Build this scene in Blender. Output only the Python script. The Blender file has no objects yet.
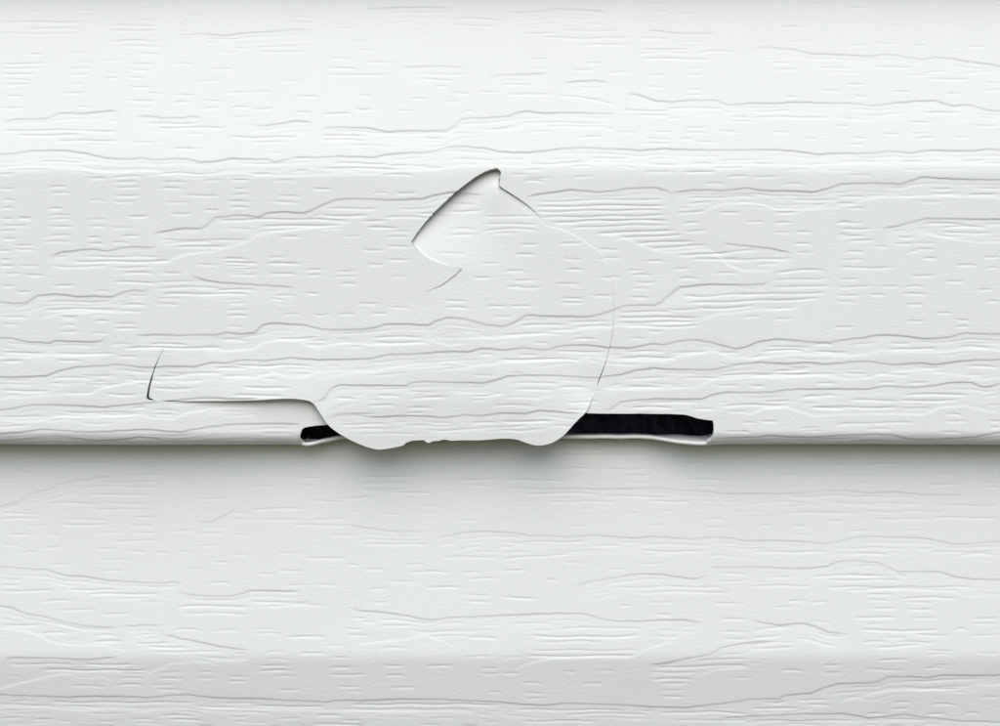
import bpy, math
import numpy as np

# ------------------------------------------------------------------ units
# 1 unit of the working plan ("px") is 0.2324 mm on the flat face of the siding;
# x runs right, y runs down, depth d is positive towards the viewer.
S = 0.0002324
CX, CY = 500.0, 363.0
DIST = 0.40                       # camera to flat face, metres
DPX = DIST / S
rng = np.random.default_rng(11)

# ------------------------------------------------------------------ camera, sky, sun
sc = bpy.context.scene
cam = bpy.data.cameras.new('camera')
cam.sensor_width = 36.0
cam.lens = 36.0 * DIST / (1000 * S)
cam.clip_start, cam.clip_end = 0.01, 100.0
co = bpy.data.objects.new('camera', cam)
sc.collection.objects.link(co)
co.location = (0, -DIST, 0)
co.rotation_euler = (math.radians(90), 0, 0)
sc.camera = co

SUN_EL, SUN_AZ = math.radians(46), math.radians(-4)     # azimuth measured from straight in front of the wall
world = bpy.data.worlds.new('World')
sc.world = world
world.use_nodes = True
wn = world.node_tree
bg = wn.nodes['Background']
sky = wn.nodes.new('ShaderNodeTexSky')
sky.sky_type = 'NISHITA'
sky.sun_disc = False
sky.sun_elevation = SUN_EL
sky.sun_rotation = math.radians(180) + SUN_AZ
sky.air_density, sky.dust_density, sky.ozone_density = 1.0, 1.25, 1.0
wn.links.new(sky.outputs[0], bg.inputs[0])
bg.inputs[1].default_value = 0.075

sun = bpy.data.lights.new('sun', 'SUN')
sun.energy = 1.5
sun.angle = math.radians(65)
sun.color = (1.0, 0.985, 0.96)
so = bpy.data.objects.new('sun', sun)
sc.collection.objects.link(so)
so.location = (0, -1.0, 1.5)
so.rotation_euler = (math.radians(90) - SUN_EL, 0, SUN_AZ)

sc.view_settings.view_transform = 'Standard'
sc.view_settings.look = 'None'
sc.view_settings.exposure = 0.69
sc.view_settings.gamma = 1.0
sc.view_settings.use_curve_mapping = False
sc.render.engine = 'CYCLES'

# ------------------------------------------------------------------ materials
def vinyl():
    m = bpy.data.materials.new('white_vinyl')
    m.use_nodes = True
    nt = m.node_tree
    N, L = nt.nodes, nt.links
    b = N['Principled BSDF']
    b.inputs['Roughness'].default_value = 0.5
    b.inputs['Specular IOR Level'].default_value = 0.35
    tc = N.new('ShaderNodeTexCoord')
    # faint, large, uneven weathering
    n1 = N.new('ShaderNodeTexNoise'); n1.inputs['Scale'].default_value = 22; n1.inputs['Detail'].default_value = 5
    r1 = N.new('ShaderNodeValToRGB')
    r1.color_ramp.elements[0].position = 0.3; r1.color_ramp.elements[0].color = (0.79, 0.802, 0.755, 1)
    r1.color_ramp.elements[1].position = 0.7; r1.color_ramp.elements[1].color = (0.812, 0.826, 0.778, 1)
    L.new(tc.outputs['Object'], n1.inputs['Vector']); L.new(n1.outputs[0], r1.inputs[0])
    # a few tiny specks of dirt
    v = N.new('ShaderNodeTexVoronoi'); v.inputs['Scale'].default_value = 55; v.inputs['Randomness'].default_value = 1
    n2 = N.new('ShaderNodeTexNoise'); n2.inputs['Scale'].default_value = 30
    L.new(tc.outputs['Object'], v.inputs['Vector']); L.new(tc.outputs['Object'], n2.inputs['Vector'])
    th = N.new('ShaderNodeMath'); th.operation = 'MULTIPLY'; th.inputs[1].default_value = 0.018
    L.new(n2.outputs[0], th.inputs[0])
    lt = N.new('ShaderNodeMath'); lt.operation = 'LESS_THAN'
    L.new(v.outputs['Distance'], lt.inputs[0]); L.new(th.outputs[0], lt.inputs[1])
    ms = N.new('ShaderNodeMath'); ms.operation = 'MULTIPLY'; ms.inputs[1].default_value = 0.30
    L.new(lt.outputs[0], ms.inputs[0])
    mx = N.new('ShaderNodeMix'); mx.data_type = 'RGBA'
    L.new(ms.outputs[0], mx.inputs['Factor']); L.new(r1.outputs[0], mx.inputs['A'])
    mx.inputs['B'].default_value = (0.30, 0.28, 0.24, 1)
    L.new(mx.outputs['Result'], b.inputs['Base Color'])
    # fine pebbled skin of the vinyl
    n3 = N.new('ShaderNodeTexNoise'); n3.inputs['Scale'].default_value = 1500; n3.inputs['Detail'].default_value = 2
    mp = N.new('ShaderNodeMapping'); mp.inputs['Scale'].default_value = (0.75, 1, 1.25)
    L.new(tc.outputs['Object'], mp.inputs['Vector']); L.new(mp.outputs[0], n3.inputs['Vector'])
    bp = N.new('ShaderNodeBump'); bp.inputs['Strength'].default_value = 1.0; bp.inputs['Distance'].default_value = 0.00006
    L.new(n3.outputs[0], bp.inputs['Height']); L.new(bp.outputs[0], b.inputs['Normal'])
    return m

def barrier():
    m = bpy.data.materials.new('black_barrier')
    m.use_nodes = True
    nt = m.node_tree
    N, L = nt.nodes, nt.links
    b = N['Principled BSDF']; b.inputs['Roughness'].default_value = 0.85
    b.inputs['Specular IOR Level'].default_value = 0.2
    tc = N.new('ShaderNodeTexCoord')
    n = N.new('ShaderNodeTexNoise'); n.inputs['Scale'].default_value = 420; n.inputs['Detail'].default_value = 5
    r = N.new('ShaderNodeValToRGB')
    r.color_ramp.elements[0].position = 0.42; r.color_ramp.elements[0].color = (0.022, 0.026, 0.055, 1)
    r.color_ramp.elements[1].position = 0.72; r.color_ramp.elements[1].color = (0.095, 0.082, 0.14, 1)
    L.new(tc.outputs['Object'], n.inputs['Vector']); L.new(n.outputs[0], r.inputs[0]); L.new(r.outputs[0], b.inputs['Base Color'])
    bp = N.new('ShaderNodeBump'); bp.inputs['Distance'].default_value = 0.0003
    L.new(n.outputs[0], bp.inputs['Height']); L.new(bp.outputs[0], b.inputs['Normal'])
    return m

VINYL, BARRIER = vinyl(), barrier()

# ------------------------------------------------------------------ profile of one course
COURSE = 492.0          # exposure of one course
KINK, TOP, COVE = 170.0, -47.0, 46.0
LEAN, BACK = math.radians(9.0), 32.0      # lower course tilted in at its foot and set back, shaped to darken it
R0, YB = 15.0, 445.5    # radius of the rolled bottom edge, its lowest point
YR = YB - R0

def smooth(t):
    t = np.clip(t, 0, 1)
    return t * t * (3 - 2 * t)

def make_profile():
    y = np.arange(-62.0, YR, 0.5)
    t = np.clip((y - TOP) / (KINK - TOP), 0, 1)
    d = -COVE * (1 - t ** 1.1)
    k = np.hanning(51); k /= k.sum()                    # soften the crease
    dp = np.concatenate([np.full(60, d[0]), d, np.full(60, d[-1])])
    d = np.convolve(dp, k, 'same')[60:-60]
    v = y.copy()
    th = np.linspace(0, math.pi / 2, 40)
    ya = YR + R0 * np.sin(th); da = -R0 + R0 * np.cos(th); va = YR + R0 * th
    tl = np.linspace(0, 1, 20)[1:]
    yl = YB - 2.5 * tl ** 2; dl = -R0 - 40 * tl; vl = va[-1] + 40 * tl
    return np.concatenate([v, va, vl]), np.concatenate([y, ya, yl]), np.concatenate([d, da, dl])

PV, PY, PD = make_profile()
VEND = PV[-1]
VARC = YR + R0 * math.pi / 2
PNY = np.gradient(PY, PV); PND = np.gradient(PD, PV)
_n = np.hypot(PNY, PND); PNY, PND = PNY / _n, PND / _n   # tangent; normal = (-PND in y, PNY in d)

def y_to_v(y):
    y = np.asarray(y, float)
    a = YR + R0 * np.arcsin(np.clip((y - YR) / R0, 0, 0.999))
    return np.where(y <= YR, y, a)

def photo_to_surface(x, y, k):
    """photo point -> point (x, v) on course k, by meeting the ray with the profile"""
    x = np.asarray(x, float); y = np.asarray(y, float)
    d = np.zeros_like(x)
    for _ in range(6):
        f = (DPX - d) / DPX
        ys = CY + (y - CY) * f
        w = np.clip(ys - COURSE * k, -61, YB - 0.05)
        v = y_to_v(w)
        d = np.interp(v, PV, PD)
        if k >= 1: d = d - (w - KINK) * math.tan(LEAN) - BACK
    return CX + (x - CX) * f, v

# ------------------------------------------------------------------ embossed wood grain, read off the picture
# dark = upper lip of a recess, light = lower lip, groove = single short groove. (tile x, tile y, zoom, lines)
UP_DARK = [
 (0,100,4,[[(0,90),(60,78),(150,76),(190,72),(240,52),(330,53),(440,44),(485,46)],
  [(540,64),(600,64),(650,72),(720,72),(770,66),(830,72)],
  [(190,628),(250,607),(300,603),(370,597),(430,604),(490,590),(560,588),(610,590),(635,576)]]),
 (0,0,1,[[(-30,155),(0,154),(15,153.5),(32,150.5),(65,150.5),(85,153),(105,158),(125,159),(142,158),(155,160),(172,158.5),(187,159),(198,162),(215,161.5),(230,158.5),(250,159),(267,159),(275,162),(287,159.5),(302,157),(320,157.5),(340,156),(375,157.5),(385,154.5),(405,153),(425,152.5),(435,151),(447,147),(462,146.5),(485,148),(500,152),(525,152.5),(545,151),(562,148.5),(582,147.5),(600,148.5),(622,149),(640,150.5),(662,148.5),(682,149.5),(712,150),(735,150),(750,149.5),(782,150),(800,151.5),(817,154.5),(837,153),(865,153.5),(890,151),(910,153),(930,150),(955,151),(975,150.5),(987,149),(1000,150),(1030,151)],
  [(152,234),(165,231),(185,228),(200,229),(207,225),(215,217.5),(225,216.5),(240,215),(259,217),(267,213),(282,212),(305,213),(317,207.5),(335,200),(347,198.5),(367,199),(390,200),(422,199),(435,195),(450,192.5),(462,191.5),(487,193)],
  [(-20,300),(0,302),(20,303.5),(27,302.5),(37,296),(52,294),(65,295),(77,297),(92,296),(112,297),(125,292),(135,290),(145,291),(152,287)],
  [(-20,338),(12,338),(27,342),(50,343),(55,340.5),(70,341.5),(92,342),(102,340.5),(108,337)],
  [(135,335.5),(160,334.5),(180,335.5),(200,334.5),(215,335),(227,332.5),(242,334),(255,332.5),(262,325.5),(272,323),(290,324),(305,325),(320,329),(340,329.5),(360,329.5),(375,327.5),(385,324),(400,324),(412,324),(429,325),(435,321),(450,317),(470,319),(487,324),(505,325.5),(517,321),(527,314),(545,315),(570,315.5),(590,316),(605,312),(615,309),(627,305.5),(640,305),(655,305),(662,302),(668,296),(680,287),(705,284.5),(730,284.5),(750,285),(765,284),(773,279)],
  [(-20,377),(25,377),(45,376),(60,370.5),(77,367),(95,366),(120,364.5),(140,367),(150,367.5),(172,366),(195,366.5),(212,362.3),(225,363),(242,359.5),(265,360.5),(290,357.5),(315,359),(345,359),(370,358),(390,354),(420,353),(450,350.5),(472,351),(482,347.5),(495,348),(507,349),(525,347),(547,349),(560,345.5),(575,344),(590,344),(605,346),(615,347.8),(632,347.8),(650,344),(665,344.5),(680,340.5),(697,340),(712,342.5),(725,346),(736,349),(747,347),(757,342),(775,339),(790,340),(812,342),(830,342.5),(845,339.5),(860,338),(880,335),(900,335.5),(925,339),(947,337.5),(965,333),(982,334),(1020,334)],
  [(314,400.5),(322,399.6),(327,397),(330,391),(334,386.5),(341,384),(375,384.5),(407,384.5),(412,382),(425,380.5),(450,381.3),(485,382),(497,379),(510,375),(532,374),(555,374.5),(582,376),(600,377),(620,374.7),(635,370.5),(654,368),(667,369),(682,369.5),(710,370),(725,367),(742,364),(760,362),(785,364),(807,362),(825,364.5),(845,362.5),(862,361),(877,362.5),(890,364.5),(905,364),(920,363),(935,364.5),(955,362),(975,360),(1020,359.5)],
  [(-20,412),(0,410),(15,408),(30,405),(52,404.5),(82,406),(105,407),(130,404.5),(147,403),(170,400),(195,397.5),(212,397),(237,398),(262,397.5)],
  [(328,418),(337,414.5),(360,414),(376,416),(400,414.7),(425,415),(446,416.6),(467,413.9),(485,414.7),(497,412.5),(512,412),(525,412.5),(542,409.5),(562,411),(585,412.5)],
  [(602,411.5),(612,408),(620,402),(635,400),(660,398.8),(702,399),(712,395),(725,392),(745,392.5),(770,392),(785,390),(802,389),(820,389),(847,389),(870,389),(885,386),(915,387.5),(935,385.5),(950,382.5),(972,382.5),(982,387),(992,386),(1005,382)],
  [(525,197.5),(540,194),(558,191.5),(570,190),(585,191),(600,192),(615,190.7),(632,188),(655,187.5),(665,190.5),(673,193.5)],
  [(671,193),(682,191),(702,190),(725,190.5),(747,188),(762,190.5),(787,191),(814,192),(827,189),(842,184),(865,183),(902,184),(912,180.5),(922,177),(937,178),(967,179.5),(1020,180)],
  [(880,228.5),(900,225.5),(912,222),(927,218.3),(962,219),(1020,219.5)],
  [(720,243),(740,245),(760,247.5),(775,249),(793,253.5)],
  [(190,276),(207,280.5),(225,283),(250,284.3),(275,286),(297,287.5)],
  [(-10,435),(0,434),(16,433),(40,429.5),(66,430.5),(88,432),(120,430.5),(148,429.3),(180,432),(190,430),(206,427),(237,424),(276,423.6),(302,424)],
  [(-10,443),(0,442),(18,440),(34,438),(58,436.5),(78,438.5),(96,441),(124,439.5),(140,437),(152,438),(168,441),(230,441.5),(300,442)],
  [(715,438.5),(740,438),(760,437.5),(770,435.5),(785,437.5),(812,438),(850,435.5),(872,434.5),(895,435.5),(907,439),(928,440),(955,438.5),(974,437.5),(985,435),(994,433),(1010,431.5)],
  [(850,441.5),(872,440.5),(892,442)],
  ]),
 (250,0,4,[[(0,503),(60,502),(110,496),(150,488),(200,484),(260,492)],
  [(280,516),(340,508),(400,510),(480,512),(545,528),(620,522),(700,524),(780,522),(810,508),(840,478),(880,472),(940,472),(1000,466),(1040,464),(1070,450),(1110,445),(1180,453),(1300,450),(1420,455),(1475,452)],
  [(450,36),(600,30),(700,28),(820,32)],[(600,268),(700,265),(820,266),(870,272)],
  [(940,310),(1000,300),(1100,297),(1200,292)],[(-300,140),(-200,135),(-110,142),(0,131),(100,125),(180,118),(260,120)]]),
 (500,0,4,[[(500,372),(550,378),(630,405),(700,408),(760,400),(860,402),(920,420),(1000,412),(1090,414),(1180,408),(1300,412),(1400,413),(1500,422),(1580,412),(1680,403),(1740,403),(1810,424),(1860,418),(1900,425),(1950,442),(2080,445)],
  [(1000,188),(1080,190),(1180,198),(1240,215),(1330,217),(1470,225),(1540,217),(1590,222),(1690,238),(1740,230),(1800,234),(1880,247),(1960,258),(2060,275)],
  [(20,50),(160,47),(220,35),(300,37),(380,43),(440,46)],[(580,123),(620,122),(700,132),(800,132),(880,135)],
  [(240,332),(310,325),(380,323),(450,330)]]),
]
UP_LIGHT = [
 (0,0,1,[[(700,213),(707,210),(720,205),(735,202),(750,202.7),(765,205.7),(777,209),(800,210),(832,208),(850,205.5),(862,201),(877,197),(890,195),(910,197),(945,196),(975,197.5),(1020,198)],
  [(600,234),(617,236),(630,240),(645,247),(660,252),(675,253),(692,250.5),(710,250),(720,257.5),(730,266),(745,271),(775,271)],
  [(695,325),(707,317.5),(720,314),(740,312.5),(755,310),(775,310),(802,307)],
  [(917,232.5),(935,235),(960,240.5),(980,242.5),(1010,243)],
  [(150,264),(165,262),(175,258),(187,254),(212,252),(225,248),(245,243),(257,236),(275,232),(300,229),(330,226),(352,222)],
  [(200,350),(225,351),(255,349),(265,342.5),(282,340),(300,339.5),(307,345),(320,349),(332,344.5),(350,342.5),(380,345),(412,343),(437,339),(450,338),(472,338),(512,336),(535,334),(562,330),(590,327.5),(615,326),(650,326),(665,324),(697,322)],
  [(-10,356),(27,357.5),(50,355),(70,356),(112,355)],
  [(222,380),(237,376),(257,377.5),(275,372.5),(287,376),(305,377.5),(317,372),(340,371),(375,371),(390,367),(410,365),(435,364),(450,361),(475,365),(487,364),(512,361),(540,360),(575,357),(605,357.5),(620,361.5),(662,360.5),(682,356),(712,351),(732,358),(755,358.5),(770,357),(795,354),(820,355),(850,356.5),(865,355),(882,350.5),(905,352.5),(940,352.5),(957,350),(980,349),(1010,351)],
  [(-10,399),(22,398),(40,396),(75,394),(90,394),(105,387.5),(125,384),(145,381),(160,382),(205,380)],
  [(-10,420),(25,422),(42,420.5),(57,417),(95,417),(140,415),(155,419),(175,417.5),(190,412.5),(212,409),(262,407.5)],
  [(450,391),(487,393),(525,395),(560,396.5)],
  [(600,389),(645,389.5),(695,387.5),(712,380),(740,378),(775,377.5),(822,375.7),(850,380),(872,377.5),(885,374),(905,371),(927,370),(942,374),(960,375),(985,380.5),(1005,375)],
  [(740,414),(750,414.5),(764,408.5),(787,407.7),(802,412.5),(815,416),(840,414.5),(885,414),(925,414.5),(940,407.5),(965,406),(985,410.5),(1005,413)],
  [(-10,171),(30,166),(60,168),(100,172),(130,172),(150,170.5),(165,174),(195,175),(240,173),(265,176),(300,176),(330,175),(370,175),(400,171),(430,170),(480,164),(520,167),(560,164),(620,163),(660,166),(700,166),(760,165),(800,166),(880,163),(940,163),(1010,165)],
  [(430,340),(450,345),(470,342)],
  [(37,319),(62,314),(90,312),(115,313),(138,310)],
  ]),
]
UP_GROOVE = [
 (0,100,4,[(0,60,292),(150,340,245),(350,430,308),(440,580,308),(450,560,328),(455,575,350),(455,570,378),(0,60,352),(190,275,350),(195,290,375),(0,65,402),(0,60,432),(0,60,470),(350,420,402),(440,550,404),(640,750,326),(640,730,350),(730,880,378),(800,900,322),(920,1000,318),(925,1000,345),(650,770,408),(920,1000,378),(905,1000,405),(915,1000,430),(190,250,435),(190,295,462),(200,290,480),(190,295,503),(60,140,462),(60,130,478),(0,120,500),(350,430,475),(500,600,462),(680,770,450),(810,880,440),(360,420,508),(440,530,508),(180,290,545),(170,290,568),(0,70,525),(0,70,550),(350,400,548),(350,420,572),(480,570,545),(440,520,572),(60,140,578),(60,140,594),(0,40,598),(0,50,635),(80,160,660),(0,60,662),(100,180,697),(10,95,690),(330,640,625),(290,700,642),(200,430,662),(450,620,668),(630,1000,555),(650,860,568),(690,900,590),(640,730,685),(480,620,690),(780,870,655),(880,1000,632),(900,1000,660),(910,1000,685)]),
 (0,250,4,[(0,60,95),(100,160,97),(210,300,140),(0,60,140),(60,130,165),(380,440,165),(450,640,128),(600,740,82),(620,800,125),(620,900,150),(640,1000,175),(620,740,192),(620,720,212),(470,590,220),(470,580,240),(180,450,205),(170,470,235),(220,320,262),(230,320,280),(240,310,300),(230,320,325),(0,120,268),(0,80,295),(360,440,262),(380,440,280),(450,550,290),(450,560,312),(360,440,330),(900,1000,215),(900,1000,238),(900,1000,262),(900,980,305),(0,180,408),(220,470,412),(460,560,425),(220,330,437),(0,100,442),(490,890,388),(580,760,375),(430,530,380),(870,1000,362),(200,260,530),(0,200,560),(260,380,565),(320,470,500),(360,430,522),(200,400,510),(420,560,570),(600,790,545),(620,760,500),(660,900,488),(700,830,520),(850,1000,470),(880,1000,497),(600,720,640),(620,700,655),(0,190,663),(240,560,645),(380,560,655)]),
 (200,100,4,[(480,620,55),(380,450,45),(280,330,212),(440,530,350),(130,250,347),(280,400,320),(110,230,375),(310,410,378),(280,400,405),(110,230,402),(120,210,428),(690,760,372),(780,870,368),(720,870,300),(520,640,285),(480,800,268),(520,760,250),(110,400,145),(480,670,140),(480,680,155),(70,600,480),(240,580,500),(500,720,432),(480,680,458),(640,760,482),(720,930,470),(860,1000,455),(480,570,518),(660,800,508),(320,400,545),(570,650,545),(740,850,525),(740,840,545),(650,740,595),(740,850,580),(740,840,635),(660,740,655),(80,230,628),(270,340,628),(90,240,648),(110,240,670),(260,410,652),(420,490,675),(540,630,682)]),
 (200,250,4,[(110,240,72),(110,240,95),(420,490,80),(420,490,100),(270,400,95),(540,640,82),(530,640,105),(560,630,135),(760,830,105),(670,740,50),(740,830,35),(420,480,170),(290,380,178),(100,210,218),(110,210,235),(100,180,262),(100,180,300),(320,400,260),(450,520,255),(550,620,255),(630,720,212),(760,840,225),(680,750,250),(0,220,180),(50,230,160),(90,230,370),(420,520,358),(430,500,372),(690,900,345),(690,930,365),(300,480,352),(130,320,455),(110,210,470),(250,460,458),(330,460,470),(380,450,490),(170,370,545),(130,350,575),(540,640,585),(670,790,615),(830,940,625),(820,910,645),(700,820,575),(830,960,560),(850,1000,585),(540,720,650),(560,760,690)]),
 (380,150,3.846,[(260,370,165),(250,380,200),(260,400,225),(390,620,245),(400,620,275),(390,620,305),(420,540,320),(270,380,300),(260,380,320),(220,340,395),(390,470,430),(540,620,355),(520,610,395),(690,780,355),(700,790,410),(830,920,380),(840,930,410),(720,790,455),(470,570,462),(360,440,485),(500,620,492),(490,560,518),(530,630,522),(680,780,510),(700,790,565),(700,790,580),(820,900,555),(850,930,485),(410,500,595),(500,600,595),(240,340,575),(250,350,605),(430,520,635),(40,120,600),(30,110,485),(20,110,415),(30,100,365),(550,640,115),(740,830,100),(500,570,95),(540,640,75),(0,90,95),(70,170,95),(120,200,60)]),
 (450,250,4,[(440,540,25),(600,680,25),(780,860,42),(890,960,72),(460,540,70),(700,780,80),(720,820,98),(740,830,125),(600,680,100),(420,530,130),(450,540,185),(450,540,207),(570,660,178),(720,800,155),(720,800,185),(910,1000,115),(280,480,300),(470,640,280),(200,460,330),(500,660,300),(490,600,352),(340,400,362),(690,1000,300),(660,1000,265),(680,900,245),(860,1000,235),(930,1000,185),(780,860,320),(720,790,350),(120,180,415),(270,360,412),(420,640,400),(200,540,430),(700,860,405),(660,770,430),(80,200,495),(250,310,485),(250,450,530),(250,430,550),(440,560,545),(210,390,580),(170,360,615),(460,600,605),(460,560,630),(700,880,510),(790,900,530),(700,860,545),(760,1000,603),(710,900,628),(80,200,685),(200,430,682)]),
 (250,150,2,[(575,830,103,98),(570,835,113,110),(565,830,123,119),(580,835,133,129),(600,840,144,139),(640,840,155,148),(690,850,165,158),(730,870,176,168),(770,890,186,180),(800,915,196,190),(850,960,208,204),(880,985,218,215)]),
 (600,150,4,[(330,460,215,205),(340,640,190,183),(300,430,250,238),(330,400,293,288),(340,430,325,320),(450,640,415,397),(500,780,436,428),(610,720,462,456),(700,900,490,480),(690,920,515,509),(690,930,545,536),(540,910,576,567),(340,640,586,566),(350,880,610,592),(250,500,640,612),(380,620,630,618),(70,400,665,655),(680,800,630,628),(70,390,690,682),(170,300,85),(330,470,85),(410,510,135),(720,830,135),(730,850,80),(500,600,105),(600,720,105),(470,560,248),(580,660,285),(690,770,292),(690,770,328),(780,850,325),(770,850,372),(780,850,403),(180,260,442),(110,180,480),(120,200,508),(140,220,522),(280,370,470),(290,390,510),(370,460,440),(450,560,492),(120,210,550),(120,210,580),(570,640,665),(690,770,672),(0,70,430),(950,1000,290),(950,1000,335)]),
 (750,150,4,[(380,500,98),(110,240,85),(0,110,100),(110,210,135),(90,200,245),(390,470,228),(670,770,200),(350,480,190),(160,350,195),(340,430,215),(720,820,150),(720,850,168),(860,1000,178),(340,460,288),(350,490,312),(350,460,345),(390,510,362),(500,550,385),(570,660,372),(380,460,405),(590,660,345),(650,750,368),(640,750,395),(630,690,412),(690,750,432),(360,460,438),(350,580,468),(820,910,460),(930,1000,425),(940,1000,472),(640,740,500),(350,440,512),(780,860,520),(340,500,545),(520,600,545),(610,700,550),(910,970,555),(610,710,572),(350,450,578),(470,550,578),(340,430,605),(940,1000,605),(620,700,618),(740,810,652),(820,880,675),(820,880,705),(620,700,680),(330,420,708),(760,950,308),(760,980,328),(690,870,295)]),
 (600,270,4,[(170,280,240),(130,200,265),(930,1000,232),(120,310,345),(160,300,330),(280,450,325),(470,560,325),(640,820,322),(850,1000,325),(660,850,308),(100,280,435),(180,260,455),(330,480,430),(460,700,420),(460,560,458),(600,660,462),(700,850,415),(860,950,450),(110,320,548,535),(250,420,535),(480,760,540),(370,460,555),(500,600,560),(650,780,520),(790,900,510),(800,960,500),(840,1000,550),(570,620,608),(640,710,600),(570,600,645),(480,600,640),(790,880,632),(800,900,645),(940,1000,615)]),
 (750,270,4,[(250,460,320),(560,640,290),(550,760,318),(620,800,310),(830,960,308),(250,340,300),(150,250,385),(80,240,400),(360,480,410),(0,360,418),(500,640,413),(250,340,450),(510,580,450),(620,720,448),(200,440,500),(390,600,518),(610,880,497),(590,840,520),(240,600,545),(600,740,548),(0,180,525),(950,1000,540),(340,660,610),(460,580,640),(780,850,578),(770,880,603),(760,850,650),(960,1000,600),(960,1000,625),(860,1000,385),(870,940,415),(840,1000,395)]),
 (0,0,4,[(310,380,15),(310,380,40),(310,370,62),(110,160,42),(0,340,86),(100,330,110),(0,330,132),(430,650,120),(430,640,102),(550,620,80),(440,620,165),(470,660,185),(560,640,32),(740,800,60),(690,790,122),(820,870,172),(930,1000,190),(270,370,213),(110,180,213),(320,370,250),(410,490,240),(270,370,272),(270,370,300),(410,480,290),(410,480,312),(0,190,252),(0,170,270),(0,150,318),(0,130,338),(0,150,295),(510,630,258),(520,610,280),(510,580,308),(550,640,215),(690,780,255),(840,940,278),(260,340,340),(255,340,370),(510,620,345),(580,660,372),(510,630,400),(520,620,425),(690,790,378),(690,760,410),(780,890,322),(810,890,400),(810,890,430),(900,1000,370),(920,1000,430),(930,1000,465),(300,370,428),(0,100,430),(20,100,385),(0,480,520),(60,330,540),(220,480,560),(580,800,490),(620,900,510),(520,640,570),(350,440,575),(680,800,595)]),
 (250,0,4,[(160,250,65),(170,260,88),(350,430,110),(800,1000,80),(800,1000,98),(0,200,185),(30,250,208),(410,470,165),(430,500,195),(310,420,235),(450,580,247),(300,440,273),(300,560,300),(660,870,295),(670,830,315),(740,800,342),(130,200,325),(180,280,385),(430,490,380),(640,710,390),(770,840,402),(420,490,435),(580,660,440),(170,240,440),(280,340,450),(0,80,365),(0,100,430),(800,900,368),(910,1000,365),(850,900,450),(60,200,545),(0,150,568),(290,430,560),(400,500,540),(690,780,550),(800,910,532),(150,240,625),(0,90,692),(170,240,685),(310,500,655),(540,660,660),(530,660,690),(680,780,665),(790,1000,635),(250,480,690)]),
 (500,0,4,[(600,680,40),(590,660,15),(700,810,52),(80,240,130),(220,500,122),(150,520,145),(300,520,180),(540,680,150),(550,770,195),(540,760,213),(560,850,233),(780,950,210),(740,810,270),(740,810,297),(120,200,237),(120,190,275),(330,420,250),(290,380,278),(420,520,292),(590,670,298),(580,660,345),(740,820,350),(730,820,378),(0,120,318),(0,150,340),(20,220,378),(230,460,378,416),(480,700,440),(530,680,460),(650,900,428),(920,1000,465),(60,420,487),(100,220,525),(320,420,545),(460,550,530),(610,690,522),(740,830,510),(730,830,530),(870,960,522),(570,700,555),(560,690,575),(720,780,555),(780,870,565),(0,100,635),(120,340,652,642),(350,540,635),(80,200,670),(280,380,665),(600,720,655),(560,690,685),(760,860,655),(740,850,685),(100,210,710),(310,400,705)]),
 (750,0,4,[(230,360,8),(390,480,30),(330,410,95),(540,620,98),(170,240,163),(390,470,180),(490,590,168),(650,710,180),(120,210,108),(870,940,182),(60,180,250),(90,210,275),(260,420,268),(500,660,265),(690,900,315),(830,1000,293),(380,460,335),(280,370,358),(410,470,380),(140,190,388),(560,650,360),(780,850,372),(930,1000,360),(0,180,440),(0,320,468),(360,480,478),(330,400,505),(680,850,450),(630,740,485),(880,1000,500),(80,170,530),(220,270,552),(400,480,548),(390,460,575),(530,600,533),(630,720,530),(670,740,555),(810,880,545),(0,120,650),(200,330,655),(340,540,645),(600,700,645),(840,950,640),(140,240,680),(0,120,700),(380,500,695)]),
]
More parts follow.
